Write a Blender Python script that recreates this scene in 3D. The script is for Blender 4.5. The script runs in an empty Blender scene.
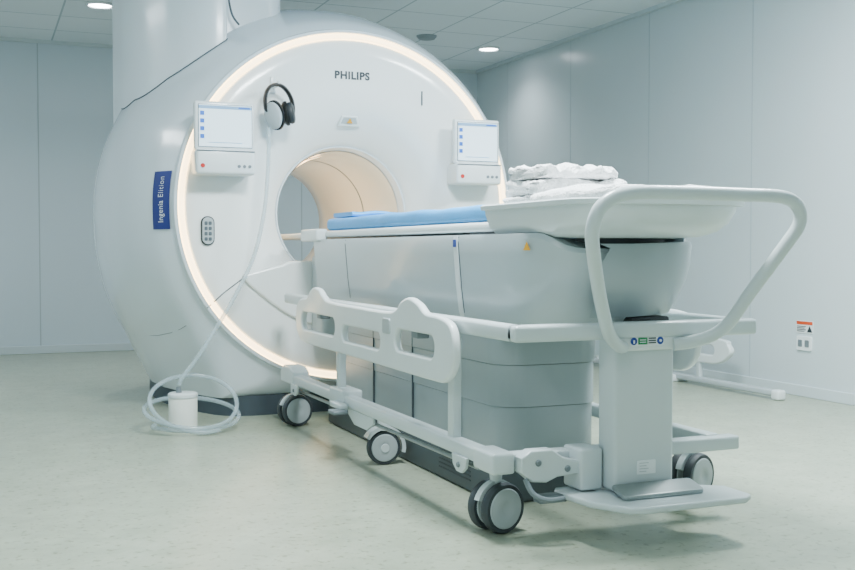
import bpy, bmesh, math, random
from mathutils import Vector, Matrix, noise
random.seed(4)
S = bpy.context.scene
COL = S.collection
PI = math.pi

# ------------------------------------------------------------------ materials
def lin(c):
    return tuple(((v/255.0)/12.92 if v/255.0 <= .04045 else ((v/255.0+.055)/1.055)**2.4) for v in c) + (1.0,)
def mat(name, rgb, rough=.5, metal=0, var=.04, scale=6, bump=0, bscale=200, emit=None, es=0, trans=0, coat=0, alpha=1):
    m = bpy.data.materials.new(name); m.use_nodes = True
    nt = m.node_tree; b = nt.nodes['Principled BSDF']
    c = lin(rgb)
    b.inputs['Roughness'].default_value = rough
    b.inputs['Metallic'].default_value = metal
    b.inputs['Transmission Weight'].default_value = trans
    b.inputs['Coat Weight'].default_value = coat
    b.inputs['Coat Roughness'].default_value = .1
    b.inputs['Alpha'].default_value = alpha
    tc = nt.nodes.new('ShaderNodeTexCoord')
    if var:
        n = nt.nodes.new('ShaderNodeTexNoise'); n.inputs['Scale'].default_value = scale; n.inputs['Detail'].default_value = 4
        nt.links.new(tc.outputs['Object'], n.inputs['Vector'])
        r = nt.nodes.new('ShaderNodeValToRGB')
        r.color_ramp.elements[0].position = .3; r.color_ramp.elements[1].position = .7
        r.color_ramp.elements[0].color = tuple(v*(1-var) for v in c[:3]) + (1,)
        r.color_ramp.elements[1].color = tuple(min(1, v*(1+var)) for v in c[:3]) + (1,)
        nt.links.new(n.outputs['Fac'], r.inputs['Fac']); nt.links.new(r.outputs['Color'], b.inputs['Base Color'])
    else:
        b.inputs['Base Color'].default_value = c
    if bump:
        n2 = nt.nodes.new('ShaderNodeTexNoise'); n2.inputs['Scale'].default_value = bscale; n2.inputs['Detail'].default_value = 3
        nt.links.new(tc.outputs['Object'], n2.inputs['Vector'])
        bp = nt.nodes.new('ShaderNodeBump'); bp.inputs['Strength'].default_value = bump; bp.inputs['Distance'].default_value = .01
        nt.links.new(n2.outputs['Fac'], bp.inputs['Height']); nt.links.new(bp.outputs['Normal'], b.inputs['Normal'])
    if emit:
        b.inputs['Emission Color'].default_value = lin(emit); b.inputs['Emission Strength'].default_value = es
    return m

MT = {}
MT['shell'] = mat('scanner_shell', (218, 227, 233), .2, var=.01, scale=2, coat=.5)
MT['face'] = mat('scanner_face', (240, 243, 242), .2, var=.01, scale=2, coat=.3)
MT['column'] = mat('column_paint', (222, 231, 237), .28, var=.01, scale=2, coat=.3)
MT['bore'] = mat('bore_plastic', (228, 223, 210), .18, var=.01, coat=.3)
MT['ring'] = mat('ring_glow', (255, 235, 205), .4, var=0, emit=(255, 220, 164), es=6.5)
MT['bore_glow'] = mat('bore_glow', (255, 235, 205), .4, var=0, emit=(255, 220, 172), es=6)
MT['plinth'] = mat('dark_plinth', (58, 69, 77), .5, var=.04)
MT['floorbase'] = mat('grey_floor_base', (72, 82, 87), .5, var=.04)
MT['seam'] = mat('dark_seam', (80, 90, 97), .6, var=.05)
MT['white'] = mat('white_plastic', (220, 227, 228), .3, var=.015, scale=5, coat=.2)
MT['tray'] = mat('tray_plastic', (206, 215, 217), .3, var=.015, scale=5, coat=.2)
MT['frame'] = mat('white_powder_coat', (198, 208, 210), .3, var=.015, scale=8, coat=.15)
MT['table'] = mat('table_plastic', (174, 186, 190), .28, var=.015, scale=4, coat=.25)
MT['nose'] = mat('table_nose_plastic', (158, 170, 175), .3, var=.015, scale=4)
MT['table_d'] = mat('table_lower_plastic', (164, 176, 180), .36, var=.02, scale=4)
MT['tgrey'] = mat('mid_grey_plastic', (112, 122, 127), .45, var=.03)
MT['dark'] = mat('dark_plastic', (38, 42, 46), .45, var=.05)
MT['vent_gap'] = mat('vent_grey_gap_shade', (48, 54, 58), .5, var=.05)
MT['black'] = mat('black_plastic', (14, 15, 17), .35, var=.05)
MT['tyre'] = mat('grey_rubber', (52, 59, 64), .6, var=.05, scale=30)
MT['hub'] = mat('hub_grey', (168, 177, 180), .4, var=.02)
MT['steel'] = mat('brushed_steel', (150, 158, 158), .35, metal=.7, var=.05, scale=30)
MT['blue'] = mat('blue_pad_cover', (66, 166, 236), .5, var=.05, scale=9, bump=.25, bscale=14)
MT['towel'] = mat('white_terry', (249, 250, 251), .95, var=.02, scale=40, bump=1.0, bscale=110)
MT['tag'] = mat('blue_tag', (24, 40, 118), .4, var=.03)
MT['lettw'] = mat('white_letters', (226, 233, 242), .5, var=0)
MT['lettg'] = mat('grey_letters', (44, 52, 58), .5, var=0)
MT['screen'] = mat('screen_lit', (205, 222, 230), .2, var=.01, emit=(205, 228, 242), es=1.2)
MT['sblue'] = mat('screen_blue', (50, 100, 180), .3, var=0, emit=(40, 105, 205), es=.6)
MT['sgrey'] = mat('screen_grey', (120, 155, 185), .3, var=0, emit=(110, 155, 200), es=.7)
MT['red'] = mat('red_mark', (190, 40, 34), .4, var=.03)
MT['orange'] = mat('orange_mark', (214, 78, 34), .4, var=.03)
MT['yellow'] = mat('yellow_mark', (222, 160, 30), .5, var=.03)
MT['green'] = mat('green_mark', (30, 128, 76), .5, var=.03)
MT['bmark'] = mat('blue_mark', (30, 62, 145), .5, var=.03)
MT['sticker'] = mat('white_sticker', (230, 235, 236), .5, var=.01)
MT['hose'] = mat('clear_hose', (184, 203, 210), .14, var=.01, alpha=.40)
MT['canister'] = mat('canister_plastic', (232, 235, 227), .4, var=.01)
MT['lamp'] = mat('lamp_glow', (255, 255, 255), .4, var=0, emit=(245, 250, 255), es=30)
MT['wall'] = mat('wall_panel', (203, 214, 218), .24, var=.012, scale=1.2)
MT['wallb'] = mat('wall_back_panel', (204, 217, 226), .4, var=.012, scale=1.2)
MT['wseam'] = mat('wall_seam', (176, 188, 194), .5, var=.02)
MT['base'] = mat('skirting', (200, 211, 215), .45, var=.02)
MT['fit'] = mat('ceiling_fitting', (140, 151, 158), .5, var=.02)

def floor_mat():
    m = bpy.data.materials.new('vinyl_floor'); m.use_nodes = True
    nt = m.node_tree; b = nt.nodes['Principled BSDF']
    tc = nt.nodes.new('ShaderNodeTexCoord')
    n = nt.nodes.new('ShaderNodeTexNoise'); n.inputs['Scale'].default_value = 6; n.inputs['Detail'].default_value = 9; n.inputs['Roughness'].default_value = .75
    nt.links.new(tc.outputs['Object'], n.inputs['Vector'])
    r = nt.nodes.new('ShaderNodeValToRGB')
    r.color_ramp.elements[0].position = .3; r.color_ramp.elements[0].color = lin((149, 157, 138))
    r.color_ramp.elements[1].position = .7; r.color_ramp.elements[1].color = lin((175, 182, 162))
    nt.links.new(n.outputs['Fac'], r.inputs['Fac'])
    v = nt.nodes.new('ShaderNodeTexNoise'); v.inputs['Scale'].default_value = 38; v.inputs['Detail'].default_value = 3
    nt.links.new(tc.outputs['Object'], v.inputs['Vector'])
    r2 = nt.nodes.new('ShaderNodeValToRGB')
    r2.color_ramp.elements[0].position = .32; r2.color_ramp.elements[0].color = (.62, .62, .54, 1)
    r2.color_ramp.elements[1].position = .42; r2.color_ramp.elements[1].color = (1, 1, 1, 1)
    nt.links.new(v.outputs['Fac'], r2.inputs['Fac'])
    mx = nt.nodes.new('ShaderNodeMix'); mx.data_type = 'RGBA'; mx.blend_type = 'MULTIPLY'; mx.inputs[0].default_value = 1
    nt.links.new(r.outputs['Color'], mx.inputs[6]); nt.links.new(r2.outputs['Color'], mx.inputs[7])
    nt.links.new(mx.outputs[2], b.inputs['Base Color'])
    b.inputs['Roughness'].default_value = .28
    return m
def ceil_mat():
    m = bpy.data.materials.new('ceiling_tile'); m.use_nodes = True
    nt = m.node_tree; b = nt.nodes['Principled BSDF']
    tc = nt.nodes.new('ShaderNodeTexCoord')
    br = nt.nodes.new('ShaderNodeTexBrick'); br.offset = 0; br.squash = 1
    br.inputs['Scale'].default_value = 1; br.inputs['Brick Width'].default_value = .6; br.inputs['Row Height'].default_value = .6
    br.inputs['Mortar Size'].default_value = .008; br.inputs['Mortar Smooth'].default_value = .2
    br.inputs['Color1'].default_value = lin((233, 241, 247)); br.inputs['Color2'].default_value = lin((227, 236, 243)); br.inputs['Mortar'].default_value = lin((176, 190, 199))
    nt.links.new(tc.outputs['Object'], br.inputs['Vector'])
    nt.links.new(br.outputs['Color'], b.inputs['Base Color'])
    b.inputs['Roughness'].default_value = .7
    return m
MT['floor'] = floor_mat(); MT['ceil'] = ceil_mat()

# ------------------------------------------------------------------ mesh helpers
def box(bm, a, b, bev=0, seg=3, mtx=None):
    x0, y0, z0 = a; x1, y1, z1 = b
    vs = [bm.verts.new(p) for p in ((x0,y0,z0),(x1,y0,z0),(x1,y1,z0),(x0,y1,z0),(x0,y0,z1),(x1,y0,z1),(x1,y1,z1),(x0,y1,z1))]
    if mtx is not None:
        for v in vs: v.co = mtx @ v.co
    fs = [bm.faces.new([vs[i] for i in q]) for q in ((3,2,1,0),(4,5,6,7),(0,1,5,4),(1,2,6,5),(2,3,7,6),(3,0,4,7))]
    if bev:
        es = list({e for f in fs for e in f.edges})
        bmesh.ops.bevel(bm, geom=es, offset=bev, offset_type='OFFSET', segments=seg, profile=.5, affect='EDGES', clamp_overlap=True)
def loft(bm, rings, closed=True, cap0=False, cap1=False):
    vr = [[bm.verts.new(p) for p in r] for r in rings]
    n = len(vr[0])
    for a, b in zip(vr[:-1], vr[1:]):
        for i in range(n if closed else n-1):
            j = (i+1) % n
            try: bm.faces.new((a[i], a[j], b[j], b[i]))
            except ValueError: pass
    if cap0: bm.faces.new(list(reversed(vr[0])))
    if cap1: bm.faces.new(vr[-1])
def frames(pts, closed=False):
    pts = [Vector(p) for p in pts]; n = len(pts); out = []
    nrm = None
    for i in range(n):
        if closed: t = pts[(i+1) % n] - pts[i-1]
        else: t = pts[min(i+1, n-1)] - pts[max(i-1, 0)]
        t.normalize()
        if nrm is None:
            up = Vector((0,0,1)) if abs(t.z) < .9 else Vector((1,0,0))
            nrm = (up - t*up.dot(t)).normalized()
        else:
            nrm = (nrm - t*nrm.dot(t)).normalized()
        out.append((pts[i], nrm, t.cross(nrm)))
    return out
def tube(bm, pts, r, seg=10, closed=False, flat=None, rib=0):
    rings = []
    for i, (p, a, b) in enumerate(frames(pts, closed)):
        ra, rb = (r, r) if flat is None else flat
        if rib and i % 2: ra, rb = ra*(1-rib), rb*(1-rib)
        rings.append([p + a*ra*math.cos(2*PI*k/seg) + b*rb*math.sin(2*PI*k/seg) for k in range(seg)])
    if closed: rings.append(rings[0])
    loft(bm, rings, True, not closed, not closed)
    if closed: bmesh.ops.remove_doubles(bm, verts=bm.verts, dist=1e-6)
def even(pts, d):
    out = [pts[0]]; acc = 0
    for a, b in zip(pts[:-1], pts[1:]):
        L = (b-a).length
        while acc+L >= d:
            t = (d-acc)/L; a = a.lerp(b, t); out.append(a.copy()); L = (b-a).length; acc = 0
            if L < 1e-9: break
        acc += L
    return out
def smooth_path(pts, k=8, closed=False):
    P = [Vector(p) for p in pts]; n = len(P); out = []
    rng = range(n) if closed else range(n-1)
    for i in rng:
        if closed: p0, p1, p2, p3 = P[i-1], P[i], P[(i+1)%n], P[(i+2)%n]
        else: p0, p1, p2, p3 = P[max(i-1,0)], P[i], P[i+1], P[min(i+2,n-1)]
        for j in range(k):
            t = j/k
            out.append(.5*((2*p1)+(p2-p0)*t+(2*p0-5*p1+4*p2-p3)*t*t+(3*p1-p0-3*p2+p3)*t**3))
    if not closed: out.append(P[-1])
    return out
def lathe(bm, prof, c, axis, seg=32):
    ax = Vector(axis).normalized(); c = Vector(c)
    up = Vector((0,0,1)) if abs(ax.z) < .9 else Vector((1,0,0))
    a = (up - ax*up.dot(ax)).normalized(); b = ax.cross(a)
    rings = [[c + ax*d + a*r*math.cos(2*PI*k/seg) + b*r*math.sin(2*PI*k/seg) for k in range(seg)] for d, r in prof]
    loft(bm, rings, True, True, True)
def rrect(x0, x1, y0, y1, r, n=6):
    out = []
    for cx, cy, a0 in ((x1-r, y1-r, 0), (x0+r, y1-r, 90), (x0+r, y0+r, 180), (x1-r, y0+r, 270)):
        for k in range(n+1):
            a = math.radians(a0 + 90*k/n); out.append((cx+r*math.cos(a), cy+r*math.sin(a)))
    return out
def from_curve(cu, fn):
    o = bpy.data.objects.new('tmp', cu); COL.objects.link(o)
    dg = bpy.context.evaluated_depsgraph_get(); dg.update()
    me = bpy.data.meshes.new_from_object(o.evaluated_get(dg))
    bm = bmesh.new(); bm.from_mesh(me)
    for v in bm.verts: v.co = Vector(fn(*v.co))
    bmesh.ops.recalc_face_normals(bm, faces=bm.faces)
    bpy.data.objects.remove(o); bpy.data.curves.remove(cu); bpy.data.meshes.remove(me)
    return bm
def plate(loops, th, bev, fn):
    cu = bpy.data.curves.new('c', 'CURVE'); cu.dimensions = '2D'; cu.fill_mode = 'BOTH'
    cu.extrude = max(th/2-bev, .0005); cu.bevel_depth = bev; cu.bevel_resolution = 3; cu.offset = -bev
    for lp in loops:
        sp = cu.splines.new('POLY'); sp.points.add(len(lp)-1)
        for p, q in zip(sp.points, lp): p.co = (q[0], q[1], 0, 1)
        sp.use_cyclic_u = True
    return from_curve(cu, fn)
def text(s, size, fn, ext=.001, space=1.0, fat=0, align='CENTER'):
    cu = bpy.data.curves.new('t', 'FONT'); cu.body = s; cu.size = size; cu.extrude = ext
    cu.align_x = align; cu.align_y = 'CENTER'; cu.space_character = space; cu.offset = fat
    return from_curve(cu, fn)
def finish(name, bm, m, origin, smooth=True, ang=40):
    bmesh.ops.recalc_face_normals(bm, faces=bm.faces)
    bm.transform(Matrix.Translation(-Vector(origin)))
    me = bpy.data.meshes.new(name); bm.to_mesh(me); bm.free()
    if smooth:
        for p in me.polygons: p.use_smooth = True
        me.set_sharp_from_angle(angle=math.radians(ang))
    me.materials.append(MT[m])
    o = bpy.data.objects.new(name, me); COL.objects.link(o)
    return o
def thing(name, label, cat, loc, group=None):
    o = bpy.data.objects.new(name, None); COL.objects.link(o); o.location = loc
    o.empty_display_size = .1
    o['label'] = label; o['category'] = cat
    if group: o['group'] = group
    return o
def part(name, bm, m, parent, label=None, smooth=True, ang=40):
    root = parent if parent.parent is None else parent.parent
    if root.parent: root = root.parent
    o = finish(name, bm, m, root.location, smooth, ang)
    o.parent = parent
    if label: o['label'] = label
    return o
def solo(name, bm, m, origin, label, cat, group=None, smooth=True, ang=40):
    o = finish(name, bm, m, origin, smooth, ang); o.location = origin
    o['label'] = label; o['category'] = cat
    if group: o['group'] = group
    return o
def struct(name, bm, m):
    o = finish(name, bm, m, (0,0,0), False); o['kind'] = 'structure'; return o
def B(): return bmesh.new()
def bx(*a, **k):
    bm = B(); box(bm, *a, **k); return bm

# ------------------------------------------------------------------ room
XL, XR, YN, YB, H = -2.2, 4.76, -1.6, 10.1, 2.77
struct('floor', bx((XL-.1, YN-.1, -.1), (XR+.1, YB+.1, 0)), 'floor')
struct('ceiling', bx((XL-.1, YN-.1, H), (XR+.1, YB+.1, H+.1)), 'ceil')
struct('wall_right', bx((XR, YN-.1, 0), (XR+.1, YB+.1, H)), 'wall')
struct('wall_back', bx((XL-.1, YB, 0), (XR, YB+.1, H)), 'wallb')
struct('wall_left', bx((XL-.1, YN-.1, 0), (XL, YB, H)), 'wallb')
struct('wall_front', bx((XL, YN-.1, 0), (XR, YN, H)), 'wall')
struct('baseboard_right', bx((XR-.014, YN, 0), (XR, YB, .07), bev=.004), 'base')
struct('baseboard_back', bx((XL, YB-.014, 0), (XR-.014, YB, .07), bev=.004), 'base')
struct('baseboard_left', bx((XL, YN, 0), (XL+.014, YB-.014, .07), bev=.004), 'base')
tn = 1
for y in (9.4, 8.19, 7.0, 5.8, 4.6, 3.4):
    struct('trim_%d' % tn, bx((XR-.002, y-.004, .07), (XR, y+.004, H-.03)), 'wseam'); tn += 1
for x in (-.72, .48, 1.68, 2.88, 4.08):
    struct('trim_%d' % tn, bx((x-.005, YB-.002, .07), (x+.005, YB, H-.03)), 'wseam'); tn += 1
struct('trim_%d' % tn, bx((XR-.03, YN, H-.03), (XR, YB, H)), 'base'); tn += 1
struct('trim_%d' % tn, bx((XL, YB-.03, H-.03), (XR-.03, YB, H)), 'base'); tn += 1

def downlight(x, y, label):
    t = thing('ceiling_light', label, 'ceiling light', (x, y, H-.012))
    bm = B(); pts = [(x+.095*math.cos(a*PI/16), y+.095*math.sin(a*PI/16), H-.006) for a in range(32)]
    tube(bm, pts, .012, 8, True); part('trim_ring', bm, 'white', t)
    bm = B(); lathe(bm, [(0, .086), (.006, .086)], (x, y, H-.008), (0,0,1)); part('diffuser', bm, 'lamp', t)
downlight(.85, 8.46, 'round recessed ceiling light left of the scanner column')
downlight(4.32, 8.92, 'round recessed ceiling light near the right wall')
bm = B(); lathe(bm, [(-.03, .05), (-.028, .07), (-.01, .085), (0, .09)], (3.58, 8.62, H), (0,0,1))
solo('smoke_detector', bm, 'fit', (3.58, 8.62, H), 'small unlit round ceiling fitting just above the scanner top', 'smoke detector')

# ------------------------------------------------------------------ scanner
XC, ZC, ZB, YF = 1.925, 1.162, 1.125, 5.74
scan = thing('mri_scanner', 'huge white barrel-shaped scanner with glowing ring around its open bore', 'mri scanner', (XC, 6.6, 0))
RS = [(5.70,.962),(5.74,.978),(5.78,1.005),(5.86,1.055),(6.0,1.115),(6.2,1.185),(6.5,1.255),(6.8,1.28),(7.2,1.26),(7.5,1.19),(7.62,1.06)]
def RY(y):
    if y <= RS[0][0]: return RS[0][1]
    for (a, ra), (b, rb) in zip(RS[:-1], RS[1:]):
        if y <= b: 
            t = (y-a)/(b-a); return ra+(rb-ra)*t
    return RS[-1][1]
def fx(t):
    t = max(0, t)
    return (1-t**2.3)**.4348 if t <= .6 else .851-.47*(t-.6)
def hull_ring(y, n=120):
    R = RY(y); w = min(1, max(0, (y-5.735)/.13)); w = w*w*(3-2*w)
    out = []
    for i in range(n):
        a = 2*PI*i/n; c, s = math.cos(a), math.sin(a)
        if s >= 0: out.append((XC+R*c, y, ZC+R*s)); continue
        ph = math.degrees(math.asin(min(1, -s))); tb = min(1, (ZC-.1)/R)
        if ph <= 70:
            t = tb*math.sin(math.radians(ph*90/70)); x = R*fx(t)
        else:
            t = tb; x = R*fx(tb)*(90-ph)/20
        x *= 1 if c >= 0 else -1
        out.append((XC+(1-w)*R*c+w*x, y, ZC+(1-w)*R*s-w*R*t))
    return out
bm = B()
ys = [5.735,5.74,5.75,5.77,5.80,5.83,5.87,5.92,6.0,6.1,6.2,6.35,6.5,6.65,6.8,7.0,7.2,7.35,7.5,7.58,7.62]
rings = [hull_ring(y) for y in ys]
rings.append([(XC+.39*math.cos(2*PI*i/120), 7.64, ZB+.39*math.sin(2*PI*i/120)) for i in range(120)])
loft(bm, rings)
part('outer_shell', bm, 'shell', scan, ang=50)
def circ(r, y, zc, n=120): return [(XC+r*math.cos(2*PI*i/n), y, zc+r*math.sin(2*PI*i/n)) for i in range(n)]
def face_y(r):
    if r >= .66: return 5.727
    t = (.66-r)/.26; return 5.727+.17*t**1.8
bm = B()
fr = [(.992,5.75),(.985,5.728),(.968,5.722)]
loft(bm, [circ(r, y, ZC) for r, y in fr] + [circ(.963, 5.745, ZC)])
part('face_rim', bm, 'shell', scan)
bm = B()
prof = [(.932,5.75,0),(.930,5.735,0),(.92,5.728,0)]+[(r, face_y(r), min(1, max(0, (.9-r)/.45))) for r in (.85,.75,.68,.64,.60,.56,.52,.48,.45,.42,.40)]
prof += [(.392,5.915,1)]
loft(bm, [circ(r, y, ZC+(ZB-ZC)*k) for r, y, k in prof])
part('front_panel', bm, 'face', scan, ang=60)
bm = B()
loft(bm, [circ(r, y, ZB) for r, y in ((.394,5.912),(.391,5.902),(.384,5.905),(.377,5.93),(.372,5.975),(.370,5.98))])
part('bore_rim', bm, 'shell', scan, 'smooth rim of the bore')
bm = B()
loft(bm, [circ(r, y, ZC) for r, y in ((.932,5.745),(.934,5.728),(.94,5.722),(.956,5.722),(.961,5.728),(.963,5.745))])
part('light_ring', bm, 'ring', scan, 'warm white glowing ring')
bm = B()
loft(bm, [circ(r, y, ZB) for r, y in ((.368,5.97),(.363,6.03),(.360,6.12),(.360,7.4),(.375,7.6),(.39,7.64))])
part('bore_liner', bm, 'bore', scan, 'warm lit tunnel lining')
bm = B()
loft(bm, [[(XC+r*math.cos(2*PI*i/120), y, ZB+r*math.sin(2*PI*i/120)) for i in range(120)] for r, y in ((.3595,6.55),(.3575,6.552),(.3575,6.566),(.3595,6.568))])
part('liner_joint', bm, 'tgrey', scan)
bm = B()
loft(bm, [[(XC+.352*math.cos(math.radians(a)), y, ZB+.352*math.sin(math.radians(a))) for a in range(100, 165, 5)] for y in (6.1, 7.2)], closed=False)
part('bore_light', bm, 'bore_glow', scan, 'warm light strip inside the tunnel')
# plinth
bm = B()
def hw(y): 
    R = RY(y); return R*fx(min(1, (ZC-.1)/R))
yy = [5.845,5.86,5.9,5.96,6.1,6.3,6.5,6.8,7.1,7.3,7.5]
sc = [.80,.9,.96,.985]+[.99]*7
outl = [(XC-hw(y)*s, y) for y, s in zip(yy, sc)] + [(XC+hw(y)*s, y) for y, s in reversed(list(zip(yy, sc)))]
loft(bm, [[(x, y, z) for x, y in outl] for z in (0, .112)], cap0=True, cap1=True)
part('plinth', bm, 'plinth', scan, 'dark grey base strip')
# column covers
def col_plan(x0, x1, y0, y1, rx, ry, rr):
    out = [(x0, y1)]
    for k in range(17):
        a = math.radians(180+90*k/16); out.append((x0+rx+rx*math.cos(a), y0+ry+ry*math.sin(a)))
    for k in range(9):
        a = math.radians(270+90*k/8); out.append((x1-rr+rr*math.cos(a), y0+rr+rr*math.sin(a)))
    out.append((x1, y1)); return out
cpa = col_plan(.805, 1.30, 6.05, 7.25, .46, .75, .02)
bm = B(); loft(bm, [[(x, y, z) for x, y in cpa] for z in (1.62, H)], cap0=True, cap1=True)
part('column_cover', bm, 'column', scan, 'wide rounded cover rising to the ceiling', ang=50)
cpb = col_plan(1.302, 1.655, 6.16, 7.25, .02, .02, .1)
bm = B(); loft(bm, [[(x, y, z) for x, y in cpb] for z in (1.95, H)], cap0=True, cap1=True)
part('column_cover', bm, 'column', scan, 'narrower cover beside the wide column', ang=50)
def top_z(x, y): return ZC+math.sqrt(max(.01, RY(y)**2-(x-XC)**2))
bm = B(); pts = []
for (xa, ya), (xb, yb) in zip(cpa[1:-2], cpa[2:-1]):
    for k in range(3):
        x = xa+(xb-xa)*k/3; y = ya+(yb-ya)*k/3; pts.append((x-.001, y-.002, top_z(x, y)+.001))
tube(bm, pts, .004, 6); part('seam', bm, 'seam', scan, 'thin joint under the column')
def hull_left(y, z):
    R = RY(y); return XC-R*fx((ZC-z)/R)
bm = B()
tube(bm, [(1.315, 5.726, .775), (1.20, 5.726, .69), (1.11, 5.727, .61)], .003, 6)
part('seam', bm, 'seam', scan, 'thin joint of the lower front cover')
bm = B()
tube(bm, [(hull_left(y, z)+.0005, y, z) for y, z in ((5.88,.51),(5.95,.485),(6.05,.46),(6.2,.435),(6.4,.42),(6.6,.415))], .002, 6)
part('seam', bm, 'tgrey', scan, 'thin joint around the lower side cover')
pg = smooth_path([(1.30,.775,0),(1.36,.80,0),(1.52,.84,0),(1.62,.86,0),(2.23,.86,0),(2.33,.84,0),(2.49,.80,0),(2.55,.775,0),(2.48,.70,0),(2.29,.56,0),(2.10,.50,0),(1.75,.50,0),(1.56,.56,0),(1.37,.70,0)], 4, True)
bm = plate([[tuple(p[:2]) for p in pg]], .09, .012, lambda u, v, w: (u, 5.752-w, v))
part('dock_cover', bm, 'face', scan, 'raised cover under the bore')
bm = bx((1.68, 5.50, .45), (2.20, 5.72, .90), bev=.03); part('dock_block', bm, 'table', scan)
# lettering
bm = text('PHILIPS', .058, lambda u, v, w: (1.927+u, 5.7255-w, 1.892+v), space=1.12, fat=.0022); part('lettering', bm, 'lettg', scan, 'grey letters above the bore', smooth=False)
LY = face_y(.505)
bm = plate([[(-.066,-.03),(.066,-.03),(.048,.03),(-.048,.03)]], .05, .010, lambda u, v, w: (1.925+u, LY-w-v*.35, 1.645+v)); pb = part('positioning_lamp', bm, 'white', scan)
bm = plate([[(-.050,-.018),(.050,-.018),(.037,.018),(-.037,.018)]], .02, .004, lambda u, v, w: (1.925+u, LY-.018-w-v*.35, 1.648+v)); part('lamp_recess', bm, 'hub', pb, 'grey moulded recess')
bm = plate([[(-.017,0),(.017,0),(0,.028)]], .003, .0005, lambda u, v, w: (1.925+u, LY-.0305-w-v*.3, 1.632+v)); part('warning_mark', bm, 'yellow', pb)
bm = bx((2.345, 5.720, 1.75), (2.351, 5.730, 1.83)); part('slot', bm, 'seam', scan, 'thin vertical slot right of the lettering')
bm = plate([rrect(1.115-.036,1.115+.036,.945,1.10,.034)], .016, .004, lambda u, v, w: (u, 5.722-w, v)); bp_ = part('button_panel', bm, 'lettg', scan, 'small dark outlined oval panel left of the bore')
bm = plate([rrect(1.115-.030,1.115+.030,.951,1.094,.029)], .006, .001, lambda u, v, w: (u, 5.713-w, v)); part('button_field', bm, 'hub', bp_)
for k in range(4):
    for s in (-.011, .011):
        bm = plate([rrect(1.115+s-.008,1.115+s+.008,.970+k*.028,.988+k*.028,.004)], .006, .001, lambda u, v, w: (u, 5.7095-w, v)); part('button', bm, 'seam', bp_)
# blue name tag following the shell
def tagpt(u, v, w):
    z = 1.185+u; y = 5.828+v
    R = RY(y)+.004+w
    d = z-ZC; x = XC-math.sqrt(max(.01, R*R-d*d)) if d > 0 else XC-R*fx(-d/R)
    return (x-.002, y, z)
bm = B()
loft(bm, [[tagpt(-.155+.31*i/10, -.06+.12*j/8, 0) for i in range(11)] for j in range(9)], closed=False)
tg = part('name_tag', bm, 'tag', scan, 'blue vertical tag with white lettering')
bm = text('Ingenia', .040, lambda u, v, w: tagpt(u-.002, v*1.2-.006, .003+w), ext=.0004, fat=-.0002, align='RIGHT', space=1.05); part('lettering', bm, 'lettw', tg, smooth=False)
bm = text('Elition', .040, lambda u, v, w: tagpt(u+.014, v*1.2-.006, .003+w), ext=.0004, fat=-.0006, align='LEFT', space=1.1); part('lettering', bm, 'lettw', tg, smooth=False)
# control panels with displays
def control(cx, w, z0, zs, z1, lab):
    hwid = w/2
    bm = B(); box(bm, (cx-hwid, 5.57, z0), (cx+hwid, 5.72, zs), bev=.018)
    box(bm, (cx-.07, 5.645, zs-.02), (cx+.07, 5.725, zs+.16), bev=.02)
    p = part('control_panel', bm, 'white', scan, lab)
    bm = bx((cx-hwid, 5.605, zs-.004), (cx+hwid, 5.645, z1), bev=.012); part('display_frame', bm, 'white', p)
    sx0, sx1, sz0, sz1 = cx-hwid+.022, cx+hwid-.016, zs+.014, z1-.02
    bm = bx((sx0-.003, 5.6025, sz0-.003), (sx1+.003, 5.608, sz1+.003)); part('screen_border', bm, 'seam', p, smooth=False)
    bm = bx((sx0, 5.601, sz0), (sx1, 5.607, sz1)); part('screen', bm, 'screen', p, 'lit display', smooth=False)
    for k in range(4):
        za = sz1-.055-k*.040
        if za < sz0+.01: break
        bm = bx((sx0+.006, 5.599, za), (sx0+.028, 5.602, za+.022)); part('screen_icon', bm, 'sblue', p, smooth=False)
    bm = bx((sx0, 5.599, sz1-.020), (sx1, 5.602, sz1-.004)); part('screen_bar', bm, 'sgrey', p, smooth=False)
    bm = bx((sx0+.05, 5.599, sz0+.02), (sx1-.05, 5.602, sz0+.023)); part('screen_bar', bm, 'sgrey', p, smooth=False)
    bm = bx((sx1-.07, 5.598, sz1-.016), (sx1-.01, 5.601, sz1-.008)); part('screen_icon', bm, 'sblue', p, smooth=False)
    bm = bx((cx-hwid+.006, 5.566, zs-.012), (cx+hwid-.006, 5.572, zs-.008)); part('joint_line', bm, 'seam', p, smooth=False)
    bm = B(); lathe(bm, [(0,.012),(.006,.011)], (cx-hwid+.035, 5.572, z0+.045), (0,-1,0), 16); part('stop_button', bm, 'red', p, 'red round button')
    for k in range(3):
        bm = B(); lathe(bm, [(0,.009),(.006,.008)], (cx+hwid-.09+k*.028, 5.572, z0+.045), (0,-1,0), 14); part('button', bm, 'tgrey', p)
control(1.185, .315, 1.312, 1.445, 1.695, 'control panel with display left of the bore')
control(2.642, .285, 1.295, 1.418, 1.67, 'control panel with display right of the bore')
bm = B(); tube(bm, smooth_path([(1.475,5.73,1.80),(1.475,5.66,1.80),(1.475,5.62,1.80),(1.475,5.61,1.82)], 5), .008, 8); box(bm, (1.46,5.715,1.77),(1.49,5.728,1.86), bev=.004)
part('hook', bm, 'white', scan)

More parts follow.
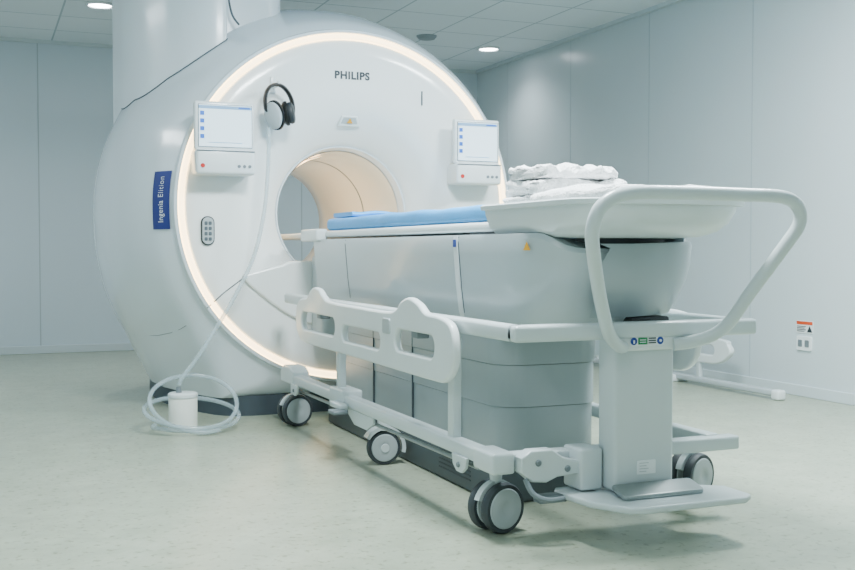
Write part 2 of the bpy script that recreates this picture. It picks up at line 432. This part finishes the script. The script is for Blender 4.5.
# ------------------------------------------------------------------ headphones
HX, HY, HZ = 1.46, 5.62, 1.69
hp = thing('headphones', 'black headphones with one pale ear cup hanging from a hook on the scanner front', 'headphones', (HX, HY, HZ))
tilt = Matrix.Translation((HX, HY, HZ+.1)) @ Matrix.Rotation(math.radians(-12), 4, 'Y') @ Matrix.Translation((-HX, -HY, -HZ-.1))
bm = B()
pts = [(HX+.078*math.cos(math.radians(a)), HY+.012*math.cos(math.radians(a)), HZ+.0+.112*math.sin(math.radians(a))) for a in range(-42, 224, 7)]
tube(bm, pts, .01, 10, flat=(.010, .019)); bm.transform(tilt); part('headband', bm, 'black', hp)
for s in (-1, 1):
    c = Vector((HX+s*.050, HY-.012-(.014 if s < 0 else 0), HZ-.05)); ax = Vector((s*.70, -.70, -.05)).normalized() if s < 0 else Vector((.92, -.38, -.05)).normalized()
    k_ = 1.12 if s < 0 else .92
    bm = B(); lathe(bm, [(-.018,.03*k_),(-.014,.040*k_),(0,.045*k_),(.014,.041*k_),(.02,.03*k_),(.022,.005)], c, ax, 24)
    for v in bm.verts: v.co.z = c.z+(v.co.z-c.z)*1.45
    bm.transform(tilt)
    cup = part('ear_cup', bm, 'hub' if s < 0 else 'dark', hp, 'pale ear cup' if s < 0 else 'dark ear cup')
    bm = B(); lathe(bm, [(-.042,.026*k_),(-.038,.042*k_),(-.026,.050*k_),(-.012,.049*k_)], c, ax, 24)
    for v in bm.verts: v.co.z = c.z+(v.co.z-c.z)*1.45
    bm.transform(tilt)
    part('cushion', bm, 'black', cup)
# ------------------------------------------------------------------ canister and hose
KX, KY = .94, 5.50
can = thing('canister', 'short white cylindrical canister standing on the floor inside coiled hose', 'canister', (KX, KY, 0))
bm = B(); lathe(bm, [(0,.066),(.006,.072),(.165,.072),(.176,.068)], (KX, KY, 0), (0,0,1), 32); part('body', bm, 'canister', can)
bm = B(); lathe(bm, [(.172,.074),(.178,.076),(.19,.074),(.195,.066)], (KX, KY, 0), (0,0,1), 32); part('lid', bm, 'white', can)
bm = B(); lathe(bm, [(.195,.015),(.225,.013)], (KX-.02, KY, 0), (0,0,1), 16); part('nozzle', bm, 'tgrey', can)
bm = B()
path = [(1.415,5.59,1.565),(1.412,5.575,1.50),(1.40,5.56,1.30),(1.375,5.55,1.10),(1.32,5.55,.88),(1.21,5.55,.66),(1.10,5.53,.49),(1.01,5.51,.36),(.94,5.50,.275),(.92,5.50,.228)]
tube(bm, even(smooth_path(path, 14), .007), .012, 10, rib=.16)
coil = []
N = 44
for k in range(N):
    a = math.radians(-70-k*20)
    f = k/(N-1)
    s_ = math.sin(a); rise = max(.006, .16-.155*f)
    rx = .225+.028*math.sin(k*.31); ry = .165+.018*math.cos(k*.27)
    coil.append((KX+.07+.015*math.sin(k*.2)+rx*math.cos(a), KY-.02+ry*s_, .015+.022*math.sin(PI*f)+rise*(1+s_)*.95))
tube(bm, even(smooth_path(coil, 10), .008), .0125, 10, rib=.16)
solo('air_hose', bm, 'hose', (KX+.2, KY-.2, 0), 'clear ribbed hose hanging down the scanner front and coiled on the floor', 'hose', ang=75)
bm = B(); tube(bm, smooth_path([(1.315,6.13,2.765),(1.31,6.12,2.5),(1.315,6.11,2.37),(1.335,6.10,2.26),(1.37,6.08,2.20)], 8), .006, 8)
solo('cable', bm, 'seam', (1.315,6.13,2.3), 'thin grey cable hanging down the joint of the ceiling column', 'cable')

# ------------------------------------------------------------------ patient table (fixed support)
TX = 1.94
tab = thing('patient_table', 'pale grey scanner table with long tub body docked to the scanner', 'patient table', (TX, 4.4, 0))
def plan(hwid, yn, yf, ry, p=2.4, n=28):
    y1 = yn+ry+.02
    out = [(TX-hwid, yf), (TX-hwid, y1+(yf-y1)*.5), (TX-hwid, y1)]
    for k in range(n+1):
        a = PI*k/n; c, s = math.cos(a), math.sin(a)
        out.append((TX-hwid*math.copysign(abs(c)**(2/p), c), yn+ry-ry*abs(s)**(2/p)))
    out += [(TX+hwid, y1), (TX+hwid, y1+(yf-y1)*.5), (TX+hwid, yf)]
    return out
def ztop(y):
    t = min(1, max(0, (3.05-y)/.10)); t = t*t*(3-2*t); return .975-.05*t
ZT0 = .63
bm = B()
lv = [(0,.235,3.16),(.05,.262,3.10),(.11,.278,3.06),(.125,.284,3.045),(.45,.298,2.975),(.80,.308,2.935),(.95,.312,2.922),(1.0,.307,2.927)]
rg = []
for f, h_, yn in lv:
    rg.append([(x, y, ZT0+(ztop(y)-ZT0)*f) for x, y in plan(h_, yn, 5.48, .30, p=2.7)])
rg.append([(x, y, ztop(y)-.005) for x, y in plan(.285, 2.95, 5.47, .30, p=2.7)])
loft(bm, rg, True, True, True)
tub = part('tub', bm, 'table', tab, ang=24)
def side_x(z):
    f = (z-ZT0)/(.975-ZT0)
    pts = [(a, h_) for a, h_, _ in lv]
    for (a, ha), (b, hb) in zip(pts[:-1], pts[1:]):
        if f <= b: return TX-(ha+(hb-ha)*(f-a)/(b-a))
    return TX-.305
def strip(y, wdt, name, m, off=.003, z0=.645, z1=.97):
    bm = B(); n = 14
    rings = []
    for k in range(n+1):
        z = z0+(z1-z0)*k/n; x = side_x(z)
        rings.append([(x-off, y-wdt/2, z), (x-off, y+wdt/2, z), (x+.004, y+wdt/2, z), (x+.004, y-wdt/2, z)])
    loft(bm, rings, True, True, True)
    return part(name, bm, m, tub)
strip(3.64, .035, 'joint_strip', 'white', .004); strip(3.616, .006, 'joint_line', 'seam', .001)
strip(4.95, .006, 'joint_line', 'seam', .001)
bm = plate([rrect(-.012,.012,-.014,.014,.003)], .003, .0005, lambda u, v, w: (side_x(.94)-.006-w, 3.64-u, .945+v)); part('label', bm, 'bmark', tub, 'small blue label')
def tub_edge(th, h_=.3115, yn=2.9235, ry=.30, p=2.7):
    c, s = math.cos(th), math.sin(th); return Vector((TX-h_*c**(2/p), yn+ry-ry*s**(2/p), 0))
q0, q1 = tub_edge(math.radians(17)), tub_edge(math.radians(21)); tq = (q1-q0).normalized(); nq = Vector((tq.y, -tq.x, 0))
if nq.x > 0: nq = -nq
qc = (q0+q1)/2
bm = plate([[(-.016,-.011),(.016,-.011),(0,.016)]], .003, .0004, lambda u, v, w: tuple(qc+tq*u+nq*(.006+w)+Vector((0,0,.93+v)))); part('warning_mark', bm, 'yellow', tub, 'yellow warning triangle')
# nose cover with a dark solid standing in for the gap's shade
bm = B()
arcs = []
for z, h_, yn in ((.70,.284,2.985),(.775,.300,2.935),(.80,.306,2.92),(.86,.316,2.905),(.925,.321,2.90),(.940,.315,2.905),(.940,.26,2.97),(.80,.25,2.98)):
    arcs.append([(x, y, z+.01*max(0,(x-TX))/.3) for x, y in plan(h_, yn, 5.4, .30, p=2.7) if x > 1.80 and y < 3.45])
n0 = min(len(a) for a in arcs); arcs = [a[:n0] for a in arcs]
loft(bm, arcs, closed=False); part('nose_cover', bm, 'nose', tab, 'grey rounded nose under the table end')
bm = B()
loft(bm, [[(x, y, z) for x, y in plan(.27, 2.96, 3.6, .3)] for z in (.86, .985)], True, True, True); part('gap_shade_block', bm, 'vent_gap', tab, 'dark block standing in for shade in the gap under the table end')
bm = bx((1.97, 2.985, .63), (2.12, 3.12, .70), bev=.01); part('latch', bm, 'dark', tab)
# lower telescopic skirt
for k, (z0, z1, ins) in enumerate(((.502,.645,0),(.347,.4995,.004),(.175,.3445,.008))):
    bm = B(); hwid = .222-ins
    pl = rrect(TX-hwid, TX+hwid, 3.45+ins, 5.45, .11, 12)
    loft(bm, [[(x, y, z) for x, y in pl] for z in (z0, z1)], True, True, True)
    part('skirt', bm, 'table_d', tab)
bm = B(); pl = rrect(TX-.205, TX+.205, 3.467, 5.45, .10, 12); loft(bm, [[(x, y, z) for x, y in pl] for z in (.16, .64)], True, True, True); part('core', bm, 'tgrey', tab)
bm = bx((TX-.24, 3.44, 0), (TX+.24, 5.47, .165), bev=.015); bs = part('floor_base', bm, 'floorbase', tab, 'grey floor base')
for k in range(6):
    bm = bx((TX-.2425, 3.66, .045+k*.017), (TX-.239, 3.96, .050+k*.017)); part('vent_slot', bm, 'vent_gap', bs, smooth=False)
for y in (3.80, 4.3, 4.8):
    bm = bx((TX-.2235, y-.002, .18), (TX-.2135, y+.002, .64))
    part('joint_line', bm, 'seam', tab, smooth=False)
# table top
bm = bx((TX-.285, 3.24, .985), (TX+.285, 5.78, 1.02), bev=.012); part('tabletop', bm, 'white', tab)
bm = bx((TX-.26, 5.70, .985), (TX+.26, 6.9, 1.015), bev=.01); part('tabletop_extension', bm, 'white', tab)
bm = bx((TX-.335, 5.36, .965), (TX-.27, 5.66, 1.03), bev=.012); part('side_bracket', bm, 'white', tab)
bm = B()
tr = []
for z, h_, yn, yf in ((.958,.20,2.90,3.34),(.962,.245,2.83,3.36),(.978,.278,2.772,3.375),(1.005,.296,2.735,3.388),(1.04,.306,2.712,3.395),(1.056,.308,2.708,3.397),(1.058,.320,2.690,3.404),(1.072,.322,2.687,3.406),(1.077,.316,2.696,3.398),(1.077,.30,2.715,3.38),(1.05,.292,2.725,3.37),(1.04,.27,2.745,3.35)):
    tr.append([(x, y, z) for x, y in plan(h_, yn, yf, .17, p=2.9)])
loft(bm, tr, True, True, True); part('end_tray', bm, 'tray', tab, 'shallow flat-rimmed tray at the table end', ang=30)

# blue pad
bm = B()
ny = 60
rg = []
for j in range(ny+1):
    y = 3.410+(5.36-3.410)*j/ny
    row = []
    for x, z in rrect(TX-.275, TX+.275, 1.0205, 1.083, .022, 4):
        row.append((x+.004*noise.noise((x*5, y*6, 1)), y, z if z < 1.03 else z+.007*noise.noise((x*7, y*5, 3))))
    rg.append(row)
loft(bm, rg, True, True, True)
pad = solo('pad', bm, 'blue', (TX, 4.4, 1.02), 'long light blue pad lying on the scanner table', 'pad')
bm = B()
rg = []
for j in range(13):
    x = TX-.25+.5*j/12
    rg.append([(x, y+.01*noise.noise((x*6, y, 2)), z+.008*noise.noise((x*9, z*5, 7))) for y, z in rrect(5.02, 5.33, 1.088, 1.110, .011, 4)])
loft(bm, rg, True, True, True)
solo('folded_sheet', bm, 'blue', (TX, 5.2, 1.084), 'folded light blue sheet on the scanner end of the blue pad', 'sheet')

# towels : a cloth folded over on itself, rounded fold towards the viewer
def towel(name, cx, cy, z, lx, ly, th, label, cat, group=None, rot=0, wild=.004, seed=0):
    bm = B()
    ct = th/2.0
    outer = []
    r = th/2
    for k in range(13):
        a = math.radians(-90-180*k/12); outer.append((-ly/2+r+r*math.cos(a), r+r*math.sin(a)))
    top = [(-ly/2+r+(ly-r-ct/2)*k/14, th) for k in range(1, 15)]
    end1 = [(ly/2-ct/2+ct/2*math.cos(math.radians(90-180*k/6)), th-ct/2+ct/2*math.sin(math.radians(90-180*k/6))) for k in range(1, 6)]
    notch = [(ly/2-ct*.6, th/2+.001), (ly/2-ct*1.4, th/2), (ly/2-ct*.6, th/2-.001)]
    end0 = [(ly/2-ct/2+ct/2*math.cos(math.radians(90-180*k/6)), ct/2+ct/2*math.sin(math.radians(90-180*k/6))) for k in range(1, 6)]
    bot = [(ly/2-ct/2-(ly-r-ct/2)*k/10, 0) for k in range(0, 10)]
    prof_ = outer+top+end1+notch+end0+bot
    rg = []
    nx = 60
    for j in range(nx+1):
        x = -lx/2+lx*j/nx
        e = min(1, min(j, nx-j)/3.0); e = .62+.38*math.sqrt(1-(1-e)**2)
        ring = []
        for y, zz in prof_:
            mid = ct/2 if zz < th/2 else th-ct/2
            zq = mid+(zz-mid)*e
            up = zz/th
            dz = up*wild*(1.1*noise.noise((x*9+seed, y*9, 1))+.8*noise.noise((x*26+seed, y*26, 4))+.35*noise.noise((x*70+seed, y*70, 6)))
            ring.append((x+wild*noise.noise((y*14, zz*40, seed)), y+1.5*wild*noise.noise((x*10, seed, zz*25))+.8*wild*noise.noise((x*45, seed, zz*70)), zq+dz))
        rg.append(ring)
    loft(bm, rg, True, True, True)
    bm.transform(Matrix.Translation((cx, cy, z)) @ Matrix.Rotation(rot, 4, 'Z'))
    return solo(name, bm, 'towel', (cx, cy, z), label, cat, group, ang=80)
g = 'folded towels on the table end'
towel('towel', TX-.080, 3.225, 1.043, .35, .27, .058, 'folded white towel at the bottom of the towel stack', 'towel', g, .02, wild=.008, seed=1)
towel('towel', TX-.085, 3.225, 1.105, .33, .265, .050, 'folded white towel in the middle of the towel stack', 'towel', g, -.04, wild=.010, seed=5)
towel('towel', TX-.10, 3.225, 1.158, .29, .25, .042, 'rumpled folded white towel on top of the towel stack', 'towel', g, .08, wild=.017, seed=9)
# loose sheet over the near half of the tray
bm = B()
rg = []
base = plan(.312, 2.702, 3.07, .17, p=2.9, n=60)
den = []
for i in range(len(base)):
    a, b = Vector((*base[i], 0)), Vector((*base[(i+1) % len(base)], 0))
    m_ = max(1, int((b-a).length/.012))
    for k in range(m_): den.append(a.lerp(b, k/m_))
cxy = Vector((TX+.02, 2.89, 0))
for s_, zz, amp in ((1.0,1.078,0),(1.004,1.086,.003),(.99,1.096,.004),(.95,1.104,.006),(.90,1.109,.009),(.82,1.113,.011),(.72,1.116,.013),(.6,1.118,.014),(.48,1.119,.014),(.35,1.120,.014),(.22,1.120,.014),(.1,1.120,.012),(.02,1.120,.012)):
    row = []
    for p in den:
        wv = .985+.03*noise.noise((p.x*12, p.y*12, 21)) if s_ > .9 else .985
        q = cxy+(p-cxy)*s_*wv
        n_ = noise.noise((q.x*6, q.y*16, 2))+.5*noise.noise((q.x*20, q.y*28, 5))
        row.append((q.x, q.y, zz+amp*n_))
    rg.append(row)
loft(bm, rg, True, False, True)
solo('sheet', bm, 'towel', (TX, 2.89, 1.078), 'flat white cloth spread over the table end behind the push handle', 'sheet', ang=80)

# ------------------------------------------------------------------ trolley
X0, X1 = 1.475, 2.38
tro = thing('patient_trolley', 'white wheeled trolley frame with push handle surrounding the scanner table', 'trolley', (TX, 3.0, 0))
bm = B()
for xa in (X0, X1-.05): box(bm, (xa, 2.88, .640), (xa+.05, 5.52, .692), bev=.012)
box(bm, (X0, 2.86, .640), (X1, 2.92, .692), bev=.012)
uf = part('upper_frame', bm, 'frame', tro)
bm = B()
for xa in (X0-.005, X1-.055):
    box(bm, (xa, 3.06, .230), (xa+.055, 5.52, .278), bev=.008)
box(bm, (X0-.005, 3.02, .224), (X1+.06, 3.08, .272), bev=.008)
box(bm, (X0-.01, 2.99, .214), (X0+.07, 3.14, .283), bev=.010)
lf = part('lower_frame', bm, 'frame', tro)
pg = [(1.55,.222),(1.55,.268),(1.585,.290),(1.66,.290),(1.70,.262),(1.76,.245),(1.76,.205),(1.68,.20),(1.64,.185),(1.59,.19)]
b2 = plate([pg], .05, .006, lambda u, v, w: (u, 2.985+w, v))
part('corner_bracket', b2, 'frame', lf)
bm = bx((1.755, 2.945, .15), (1.838, 3.06, .285), bev=.010); part('side_housing', bm, 'frame', lf)
for xq, zq in ((1.61, .250), (1.715, .225)):
    bm = B(); lathe(bm, [(-.01,.011),(.0,.011),(.004,.007)], (xq, 2.958, zq), (0,-1,0), 14); part('bolt', bm, 'tgrey', lf)
bm = B(); tube(bm, smooth_path([(1.57,2.97,.20),(1.58,2.94,.16),(1.62,2.92,.14),(1.68,2.92,.14)], 5), .009, 8); part('release_lever', bm, 'tgrey', lf)
for ya, yb in ((3.16, 4.24), (4.40, 5.36)):
    bm = B(); tube(bm, [(1.50, ya, .205), (1.50, yb, .197)], .008, 8); part('brake_rod', bm, 'steel', lf)
for yc in (3.24, 5.28):
    pg = [(yc-.06,.235),(yc-.05,.20),(yc-.02,.18),(yc+.02,.18),(yc+.05,.20),(yc+.06,.235)]
    bm = plate([pg], .012, .003, lambda u, v, w: (X0-.008-w, u, v)); part('rod_bracket', bm, 'frame', lf)
    bm = B(); lathe(bm, [(0,.010),(.006,.008)], (X0-.014, yc, .205), (-1,0,0), 12); part('bolt', bm, 'tgrey', lf)
pg = [(5.32,.225),(5.32,.29),(5.38,.315),(5.50,.315),(5.56,.28),(5.56,.225)]
bm = plate([pg], .09, .008, lambda u, v, w: (X0+.035-w, u, v)); part('caster_housing', bm, 'frame', lf)
for y in (3.36, 4.62):
    for xa, xb in ((X0+.008, X0+.042), (X1-.042, X1-.008)):
        bm = bx((xa, y-.024, .27), (xb, y+.024, .65), bev=.006); part('upright', bm, 'frame', tro)
outer = [(5.13,.56),(5.12,.64),(5.06,.68),(4.94,.695),(4.89,.725),(4.83,.745),(4.75,.74),(4.68,.71),(4.58,.69),(4.2,.685),(3.85,.685),(3.75,.70),(3.70,.73),(3.62,.748),(3.53,.73),(3.46,.70),(3.34,.694),(3.25,.672),(3.215,.61),(3.225,.53),(3.29,.478),(3.4,.468),(3.9,.470),(4.4,.472),(4.95,.474),(5.08,.50)]
outer = [tuple(p[:2]) for p in smooth_path([(a, b, 0) for a, b in outer], 5, True)]
holes = [rrect(4.50,5.03,.54,.622,.041), rrect(3.92,4.40,.53,.598,.034), rrect(3.38,3.76,.545,.625,.040)]
for xg, lab in ((X0-.03, 'left side guard rail with three slots'), (X1+.03, 'right side guard rail')):
    bm = plate([outer]+holes, .030, .010, lambda u, v, w: (xg-w, u, v)); gd = part('side_guard', bm, 'white', tro, lab)
    sg = -1 if xg < TX else 1
    for y in (3.6, 4.79):
        bm = bx((min(xg, TX) if xg < TX else xg-.05, y-.03, .60), ((xg+.05) if xg < TX else xg, y+.03, .66), bev=.006); part('guard_hinge', bm, 'tgrey', gd)
    bm = plate([rrect(3.80,3.88,.60,.66,.012)], .012, .004, lambda u, v, w: (xg+sg*.015-w, u, v)); part('guard_latch', bm, 'hub', gd)
hpth = [(1.86,2.87,.615),(1.82,2.835,.625),(1.765,2.80,.665),(1.70,2.745,.775),(1.625,2.66,.90),(1.596,2.62,.98),(1.615,2.60,1.045),(1.69,2.59,1.08),(1.85,2.59,1.086),(2.08,2.585,1.084),(2.23,2.58,1.08),(2.295,2.585,1.054),(2.317,2.60,1.0),(2.29,2.64,.925),(2.235,2.72,.79),(2.195,2.775,.69),(2.15,2.81,.645),(2.10,2.85,.625),(2.05,2.87,.617)]
bm = B(); tube(bm, smooth_path(hpth, 6), .0205, 14); part('push_handle', bm, 'frame', tro, 'tall looped push handle')
bm = bx((1.842, 2.885, .15), (2.067, 2.99, .672), bev=.014); post = part('end_post', bm, 'frame', tro)
bm = bx((1.838, 2.868, .60), (2.085, 2.90, .664), bev=.012); part('handle_collar', bm, 'white', post)
bm = plate([rrect(-.058,.066,-.016,.016,.006)], .003, .0005, lambda u, v, w: (1.945+u, 2.866-w, .632+v)); part('label_strip', bm, 'sticker', post, 'label strip with blue and green marks')
Q = .9
fnl2 = lambda u, v, w: (1.942+u*Q, 2.8635-w, .632+v*Q)
fnl3 = lambda u, v, w: (1.942+u*Q, 2.8620-w, .632+v*Q)
cir = lambda cx, r: [(cx+r*math.cos(2*PI*k/20), r*math.sin(2*PI*k/20)) for k in range(20)]
bm = plate([cir(-.05,.0135)], .002, .0004, fnl2); part('label_mark', bm, 'bmark', post, smooth=False)
bm = plate([rrect(-.053,-.047,-.008,.004,.001)], .002, .0003, fnl3); part('label_mark', bm, 'lettw', post, smooth=False)
bm = plate([cir(.060,.0135)], .002, .0004, fnl2); part('label_mark', bm, 'bmark', post, smooth=False)
bm = plate([cir(.060,.005)], .002, .0003, fnl3); part('label_mark', bm, 'lettw', post, smooth=False)
bm = plate([rrect(-.032,.006,-.012,.012,.002)], .002, .0004, fnl2); part('label_mark', bm, 'green', post, smooth=False)
for za in (.004, -.004):
    bm = plate([rrect(-.026,-.001,za-.0012,za+.0012,.0005)], .002, .0003, fnl3); part('label_mark', bm, 'lettw', post, smooth=False)
for za in (.009, .001, -.007):
    bm = plate([rrect(.011,.042,za-.002,za+.002,.0005)], .002, .0004, fnl2); part('label_mark', bm, 'lettg', post, smooth=False)
bm = plate([rrect(-.04,.03,-.022,.022,.003)], .003, .0005, lambda u, v, w: (1.965+u, 2.884-w, .225+v)); part('rating_label', bm, 'sticker', post, 'small white label')
for k in range(4):
    bm = plate([rrect(-.032,.002-.008*(k % 2),-.0008,.0008,.0003)], .002, .0002, lambda u, v, w: (1.965+u, 2.8815-w, .239-k*.009+v))
    part('print_line', bm, 'hub', post, smooth=False)
bm = bx((1.86, 2.90, .655), (1.93, 2.97, .685), bev=.008); part('latch', bm, 'tgrey', post)
pg = [(1.70,3.02),(1.72,2.84),(1.79,2.715),(1.83,2.70),(2.21,2.70),(2.25,2.73),(2.25,2.86),(2.16,2.92),(2.14,3.05),(1.72,3.05)]
bm = plate([pg], .022, .007, lambda u, v, w: (u, v, .135+w)); part('foot_plate', bm, 'frame', tro, 'flat white foot plate at floor level')
bm = plate([rrect(1.82,2.12,2.79,2.875,.015)], .014, .004, lambda u, v, w: (u, v, .163+w+(v-2.83)*.25)); part('foot_pedal', bm, 'steel', tro, 'grey metal foot pedal')
bm = bx((1.62, 2.965, .115), (1.72, 3.02, .14), bev=.008); part('foot_pedal', bm, 'tgrey', tro)
bm = B(); box(bm, (X0-.015, 4.48, .215), (X0+.08, 4.68, .30), bev=.010); box(bm, (X0-.05, 4.42, .225), (X0-.01, 4.56, .25), bev=.006)
br = part('brake_bracket', bm, 'frame', tro)
bm = bx((X0-.09, 4.38, .21), (X0-.02, 4.46, .228), bev=.006); part('brake_pedal', bm, 'tgrey', br)
pg = [(4.14,.228),(4.14,.20),(4.22,.165),(4.38,.165),(4.46,.20),(4.46,.228)]
bm = plate([pg], .012, .003, lambda u, v, w: (X0+.01-w, u, v)); part('wheel_bracket', bm, 'frame', lf)

def caster(x, y, r, ang, dual, cover=False):
    ax = Vector((math.sin(ang), -math.cos(ang), 0))
    side = Vector((ax.y, -ax.x, 0))
    c = Vector((x, y, r))
    bm = B()
    if not cover: lathe(bm, [(2*r-.03,.016),(2*r+.03,.022),(2*r+.064,.022)], (x, y, 0), (0,0,1), 20)
    else: lathe(bm, [(2*r+.0,.026),(2*r+.07,.026),(2*r+.078,.02)], (x, y, 0), (0,0,1), 20)
    hwid = .012 if dual else .026
    rg = []
    for k in range(15):
        a = math.radians(20+k*140/14) if not cover else math.radians(30+k*165/14)
        ro = r+(.004 if dual else .020); ri = r+.004 if not dual else r*.2
        d = side*math.cos(a)+Vector((0,0,1))*math.sin(a)
        rg.append([c+d*ri-ax*hwid, c+d*ri+ax*hwid, c+d*ro+ax*hwid, c+d*ro-ax*hwid])
    loft(bm, rg, True, True, True)
    if cover: lathe(bm, [(hwid-.002,.02),(hwid+.004,.018)], c, ax, 16)
    cs = part('caster', bm, 'frame', tro)
    offs = (-.034, .034) if dual else (0,)
    wd = .017 if dual else .021
    for o_ in offs:
        cc = c+ax*o_
        bm = B(); lathe(bm, [(-wd,r*.80),(-wd,r*.93),(-wd*.6,r*.985),(0,r),(wd*.6,r*.985),(wd,r*.93),(wd,r*.80)], cc, ax, 48)
        part('wheel', bm, 'tyre', cs)
        bm = B(); lathe(bm, [(-wd-.003,r*.3),(-wd-.003,r*.76),(-wd+.003,r*.805),(wd-.001,r*.805),(wd+.003,r*.76),(wd+.0045,r*.5),(wd+.0055,r*.25),(wd+.004,r*.22),(wd+.004,r*.02)], cc, ax, 48)
        part('hub', bm, 'hub', cs)
caster(1.545, 3.13, .083, math.radians(14), True)
caster(2.44, 3.30, .083, math.radians(20), True)
caster(1.51, 5.44, .083, math.radians(8), True)
caster(2.35, 5.44, .083, math.radians(-8), True)
caster(1.585, 4.30, .074, math.radians(-4), False, True)

# ------------------------------------------------------------------ wall outlet, sticker, parked rail
ot = thing('wall_outlet', 'white socket plate low on the right wall below a warning sticker', 'wall outlet', (XR, 5.28, .33))
fw = lambda u, v, w: (XR-.005-w, 5.28-u, .335+v)
bm = plate([rrect(-.065,.065,-.045,.045,.01)], .012, .003, fw); part('socket_plate', bm, 'sticker', ot)
for s in (-.03, .03):
    bm = plate([rrect(s-.018,s+.018,-.022,.022,.006)], .004, .001, lambda u, v, w: (XR-.0125-w, 5.28-u, .335+v)); part('socket', bm, 'tgrey', ot)
st = thing('warning_sticker', 'white sticker with orange header above the socket on the right wall', 'sticker', (XR, 5.28, .44))
bm = plate([rrect(-.075,.075,-.036,.042,.003)], .003, .0005, lambda u, v, w: (XR-.002-w, 5.28-u, .435+v)); part('backing', bm, 'sticker', st)
bm = plate([rrect(-.070,.070,.018,.038,.003)], .002, .0004, lambda u, v, w: (XR-.005-w, 5.28-u, .435+v)); part('header', bm, 'orange', st, smooth=False)
bm = plate([[(.022,-.028),(.068,-.028),(.045,.012)]], .002, .0004, lambda u, v, w: (XR-.005-w, 5.28-u, .435+v)); part('symbol', bm, 'lettg', st, smooth=False)
for k in range(4):
    bm = plate([rrect(-.066,.012-.012*(k % 2),.004-k*.010,.008-k*.010,.001)], .002, .0004, lambda u, v, w: (XR-.005-w, 5.28-u, .435+v)); part('print_line', bm, 'lettg', st, smooth=False)

pr = thing('parked_rail', 'low white rail with rounded guard plate parked on the floor along the right wall', 'side rail', (4.5, 6.4, 0))
bm = bx((4.47, 5.20, .02), (4.53, 7.9, .06), bev=.012); part('rail_bar', bm, 'hub', pr)
bm = bx((4.466, 5.18, 0), (4.534, 5.25, .064), bev=.015); part('end_foot', bm, 'white', pr)
for ya, yb in ((6.22, 6.42), (7.6, 7.75)):
    bm = bx((4.42, ya, 0), (4.58, yb, .05), bev=.012); part('foot', bm, 'white', pr)
for y in (6.0, 7.3):
    bm = bx((4.485, y-.02, .05), (4.515, y+.02, .22), bev=.005); part('upright', bm, 'frame', pr)
gl = smooth_path([(5.66,.24,0),(5.68,.30,0),(5.79,.335,0),(6.6,.335,0),(7.6,.335,0),(7.7,.28,0),(7.65,.17,0),(7.2,.15,0),(6.3,.15,0),(5.95,.16,0),(5.78,.17,0)], 5, True)
bm = plate([[tuple(p[:2]) for p in gl], rrect(5.82,6.5,.22,.285,.03), rrect(6.7,7.5,.22,.285,.03)], .04, .01, lambda u, v, w: (4.5-w, u, v)); part('guard_plate', bm, 'white', pr)

# ------------------------------------------------------------------ lights
def area(name, loc, sx, sy, e, col=(1,1,1), rot=(0,0,0)):
    l = bpy.data.lights.new(name, 'AREA'); l.shape = 'RECTANGLE'; l.size = sx; l.size_y = sy; l.energy = e; l.color = col
    o = bpy.data.objects.new(name, l); COL.objects.link(o); o.location = loc; o.rotation_euler = rot; return o
cool = (.885, .98, 1.0)
area('ceiling_panel_light', (1.5, 3.3, H-.03), .6, .6, 185, cool)
area('ceiling_panel_light', (3.4, 3.6, H-.03), .6, .6, 155, cool)
area('ceiling_panel_light', (-.4, .9, H-.03), .8, .8, 40, cool)
area('ceiling_panel_light', (-1.2, 7.0, H-.03), .6, 1.2, 46, (.88,.97,1))
def spot(loc, e, ang=140):
    l = bpy.data.lights.new('ceiling_spot', 'SPOT'); l.energy = e; l.spot_size = math.radians(ang); l.spot_blend = 1; l.shadow_soft_size = .08; l.color = (.89, .98, 1)
    o = bpy.data.objects.new('ceiling_spot', l); COL.objects.link(o); o.location = loc
spot((.85, 8.46, H-.02), 110); spot((4.32, 8.92, H-.02), 65); spot((3.0, 8.3, H-.02), 85)  # first two sit at the downlights; the last has no fitting

w = bpy.data.worlds.new('world'); S.world = w; w.use_nodes = True
w.node_tree.nodes['Background'].inputs['Color'].default_value = (.5, .55, .58, 1); w.node_tree.nodes['Background'].inputs['Strength'].default_value = .1

# ------------------------------------------------------------------ camera
cd = bpy.data.cameras.new('camera'); cd.sensor_width = 36; cd.lens = 36*1072/855; cd.clip_start = .05
co = bpy.data.objects.new('camera', cd); COL.objects.link(co)
co.location = (0, 0, .92); co.rotation_euler = (math.radians(90-1.87), 0, math.radians(-22.6))
S.camera = co
